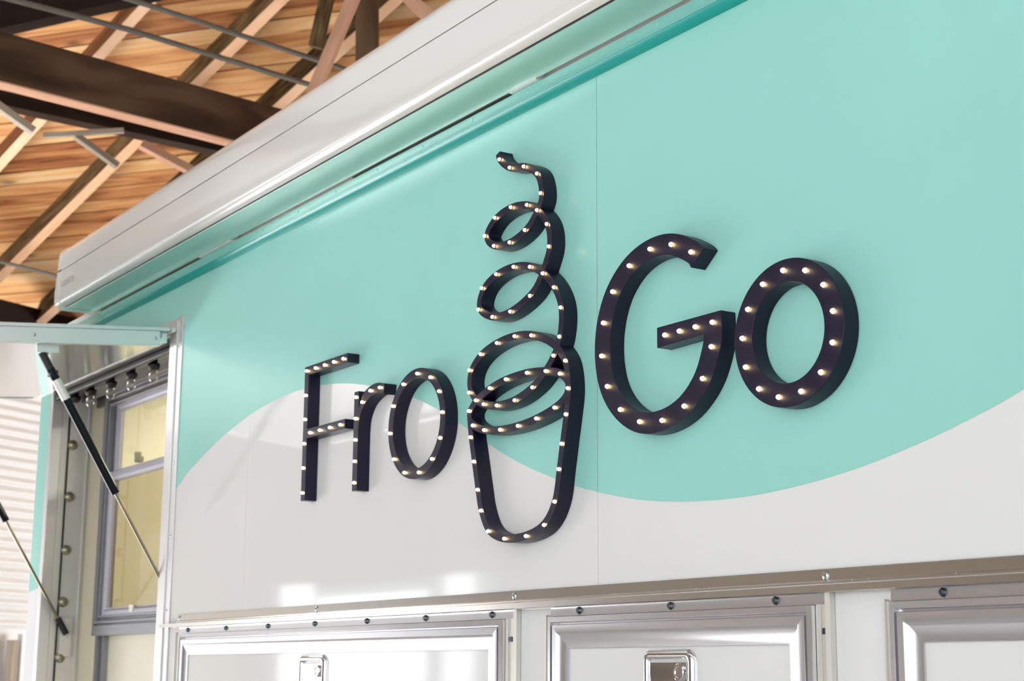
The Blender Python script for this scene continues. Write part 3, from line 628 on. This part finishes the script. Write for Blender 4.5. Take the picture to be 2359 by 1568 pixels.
# soft-serve swirl and cup
t = letter('soft_serve_cup_sign', 'navy marquee outline of a soft serve swirl in a cup', -0.24, 1.872)
swirl = [(-0.325, 2.735), (-0.315, 2.716), (-0.273, 2.688), (-0.217, 2.676), (-0.166, 2.647), (-0.151, 2.600), (-0.159, 2.577), (-0.179, 2.556), (-0.211, 2.534), (-0.271, 2.519), (-0.334, 2.525), (-0.372, 2.556), (-0.331, 2.588), (-0.267, 2.597), (-0.204, 2.587), (-0.165, 2.566), (-0.128, 2.527), (-0.120, 2.480), (-0.136, 2.446), (-0.156, 2.416), (-0.190, 2.388), (-0.266, 2.365), (-0.337, 2.366), (-0.397, 2.396), (-0.380, 2.438), (-0.324, 2.459), (-0.254, 2.462), (-0.191, 2.449), (-0.142, 2.424), (-0.101, 2.386), (-0.077, 2.339), (-0.081, 2.285), (-0.102, 2.246), (-0.138, 2.214), (-0.179, 2.190), (-0.246, 2.171), (-0.316, 2.168), (-0.369, 2.178), (-0.407, 2.195), (-0.432, 2.225), (-0.426, 2.262), (-0.384, 2.291), (-0.318, 2.306), (-0.248, 2.309), (-0.184, 2.300), (-0.127, 2.280), (-0.086, 2.254), (-0.060, 2.222)]
sp_ = smooth(spline(swirl, sub=6), False, 4); k = len(sp_)
cuts = [0, int(k * 0.215), int(k * 0.43), int(k * 0.55), int(k * 0.755), k - 1]
m = MB()
for i in range(5): m.ribbon(sp_[cuts[i]:cuts[i + 1] + 1], 0.0170, YF - 0.00015 * i, YB)
m.build('swirl_channel', 'navy', t, weld=False)
rim = smooth(spline([(-0.052, 2.171), (-0.057, 2.187), (-0.083, 2.204), (-0.130, 2.215), (-0.200, 2.222), (-0.281, 2.220), (-0.345, 2.210), (-0.402, 2.191), (-0.428, 2.172), (-0.430, 2.154), (-0.410, 2.136), (-0.366, 2.121), (-0.302, 2.114), (-0.233, 2.114), (-0.164, 2.121), (-0.098, 2.135), (-0.062, 2.152)], True, 6), True, 4)
i_, o_ = offset(rim, 0.0085, True)
MB().ring(i_, o_, YF - 0.0009, YB).build('rim_channel', 'navy', t)
cup = [(-0.086, 2.254), (-0.060, 2.222), (-0.050, 2.168), (-0.0585, 2.116), (-0.0715, 2.058), (-0.083, 2.005), (-0.098, 1.945), (-0.137, 1.901), (-0.203, 1.8825), (-0.282, 1.8825), (-0.344, 1.903), (-0.3765, 1.948), (-0.391, 1.994), (-0.4075, 2.057), (-0.422, 2.112), (-0.431, 2.165)]
MB().ribbon(smooth(spline(cup, sub=8), False, 4), 0.0172, YF - 0.0011, YB).build('cup_channel', 'navy', t)
sl_ = [(-0.315, 2.718), (-0.273, 2.688), (-0.217, 2.676), (-0.166, 2.647), (-0.151, 2.600), (-0.211, 2.533), (-0.271, 2.519), (-0.334, 2.525), (-0.372, 2.556), (-0.331, 2.588), (-0.267, 2.597), (-0.204, 2.587), (-0.165, 2.566), (-0.128, 2.527), (-0.120, 2.477), (-0.190, 2.385), (-0.266, 2.365), (-0.337, 2.366), (-0.395, 2.393), (-0.382, 2.439), (-0.324, 2.459), (-0.254, 2.461), (-0.191, 2.448), (-0.142, 2.424), (-0.101, 2.386), (-0.077, 2.339), (-0.081, 2.279), (-0.102, 2.243), (-0.179, 2.188), (-0.246, 2.170), (-0.316, 2.168), (-0.369, 2.178), (-0.430, 2.212), (-0.430, 2.262), (-0.384, 2.291), (-0.318, 2.305), (-0.248, 2.308), (-0.184, 2.299), (-0.060, 2.226)]
rl_ = [(-0.051, 2.168), (-0.079, 2.202), (-0.130, 2.215), (-0.200, 2.222), (-0.281, 2.220), (-0.345, 2.210), (-0.402, 2.191), (-0.430, 2.171), (-0.413, 2.137), (-0.366, 2.121), (-0.302, 2.114), (-0.233, 2.114), (-0.164, 2.121), (-0.098, 2.135)]
cl_ = [(-0.058, 2.116), (-0.072, 2.058), (-0.083, 2.008), (-0.097, 1.944), (-0.134, 1.900), (-0.200, 1.882), (-0.282, 1.882), (-0.346, 1.902), (-0.376, 1.948), (-0.390, 1.994), (-0.407, 2.057), (-0.422, 2.112)]
leds(t, sl_ + rl_ + cl_, LED_S, YF - 0.001)

# ================================================================== ACCESS DOORS UNDER THE TRIM
DPROF = [(0, 0), (0, 0.013), (0.0112, 0.0145), (0.0118, 0.004), (0.0160, 0.004), (0.0166, 0.0140), (0.0305, 0.0150), (0.0372, 0.0090), (0.0625, 0.0060), (0.0625, 0)]
def rrect(x0, x1, z0, z1, r, n=5):
    out = []
    for cx, cz, a in ((x1 - r, z1 - r, 0), (x0 + r, z1 - r, 90), (x0 + r, z0 + r, 180), (x1 - r, z0 + r, 270)):
        out += [(cx + r * math.cos(math.radians(a + 90 * i / n)), cz + r * math.sin(math.radians(a + 90 * i / n))) for i in range(n + 1)]
    return out
def latch(t, cx, ztop):
    x0, x1, z1, z0 = cx - 0.0765, cx + 0.0765, ztop, ztop - 0.135
    lm_ = MB(); rings = []
    for u, p in ((0, 0.0030), (0.001, 0.0065), (0.004, 0.0098), (0.009, 0.0120), (0.014, 0.0120), (0.018, 0.0100), (0.020, 0.0070), (0.0205, 0.0035)):
        rings.append([(x, -p, z) for x, z in rrect(x0 + u, x1 - u * 1.06, z0 + u * 0.9, z1 - u * 0.9, max(0.003, 0.022 - u), 6)])
    nr = len(rings[0])
    lm_.add([v for r_ in rings for v in r_], [(j * nr + i, j * nr + (i + 1) % nr, (j + 1) * nr + (i + 1) % nr, (j + 1) * nr + i) for j in range(len(rings) - 1) for i in range(nr)], True)
    lt = lm_.build('latch', 'chrome', t)
    MB().box(x0 + 0.018, x1 - 0.02, -0.0030, -0.0018, z0 + 0.016, z1 - 0.016).build('recess', 'black', lt, t)
    MB().prism_x([(-0.0033, z1 - 0.023), (-0.0085, z1 - 0.024), (-0.0080, z1 - 0.034), (-0.0068, z1 - 0.050), (-0.0062, z1 - 0.060), (-0.0075, z0 + 0.045), (-0.012, z0 + 0.030), (-0.004, z0 + 0.024)], x0 + 0.024, x1 - 0.026).build('paddle', 'chrome', lt, t)
    lk = MB().lathe((cx + 0.034, -0.0060, ztop - 0.041), (0, -1, 0), [(0, 0.0155), (0.006, 0.0155), (0.0075, 0.0140), (0.0075, 0.0105), (0.0055, 0.0095), (0.0055, 0.0)], 20).build('lock', 'chrome', lt, t)
def door(label, x0, x1, px0, px1, screws, lx, z0=0.98):
    """x0..x1 jambs, px0..px1 white panel"""
    t = thing('access_door', ((x0 + x1) / 2, -0.001, z0), label, 'door', 'access doors under the steel trim')
    fx0, fx1, fz1 = px0 - 0.0625, px1 + 0.0625, 1.7180
    bevel(MB().frame(fx0, fx1, z0, fz1, DPROF, -0.001).build('frame', 'alu_door', t), 0.0006, 1)
    MB().box(px0 - 0.002, px1 + 0.002, -0.0035, -0.001, z0 + 0.06, fz1 - 0.0605).build('door_panel', 'white', t)
    hs = MB().prism_x([(-0.001, 1.7185), (-0.0055, 1.7190), (-0.0045, 1.7365), (-0.001, 1.7370)], x0 + 0.012, x1 - 0.012).build('hinge_strip', 'alu_door', t)
    for x in screws: inst('screw', HEX, hs, (x, -0.0048, 1.7285), t)
    MB().box(x0, fx0 - 0.001, -0.006, -0.001, z0, 1.7190).box(x0, x0 + 0.004, -0.011, -0.001, z0, 1.722).build('left_jamb', 'alu_dull', t)
    jr = MB().box(fx1 + 0.001, x1 - 0.012, -0.005, -0.001, z0, 1.7190).box(fx1 + 0.012, fx1 + 0.016, -0.008, -0.001, z0, 1.719).box(x1 - 0.012, x1, -0.012, -0.001, z0, 1.737).build('right_jamb', 'alu_dull', t)
    MB().box(fx1 + 0.018, fx1 + 0.030, -0.0075, -0.005, 1.671, 1.681).build('striker', 'screw_dark', jr, t)
    if lx is not None: latch(t, lx, 1.651)
door('wide aluminium framed access door whose latch reflects the daylight', -2.152, -0.2715, -2.054, -0.388, [-2.066 + 0.2816 * i for i in range(7)], -1.2245)
door('aluminium framed access door with chrome paddle latch below the cup and G', -0.168, 0.6500, -0.0915, 0.5461, [-0.0557, 0.2315, 0.515], 0.2255)
door('aluminium framed access door nearest the bold letter o', 0.7654, 2.30, 0.8431, 2.20, [0.8845 + 0.2816 * i for i in range(5)], 1.52)

# warm lamp inside the trailer, seen as the glow behind the serving window
il = bpy.data.lights.new('trailer_ceiling_lamp', 'AREA'); il.shape = 'RECTANGLE'; il.size = 2.2; il.size_y = 0.5; il.energy = 24; il.color = (1.0, 0.95, 0.84)
io = bpy.data.objects.new('trailer_ceiling_lamp', il); COL.objects.link(io); io.location = (-2.4, 1.1, 2.82)
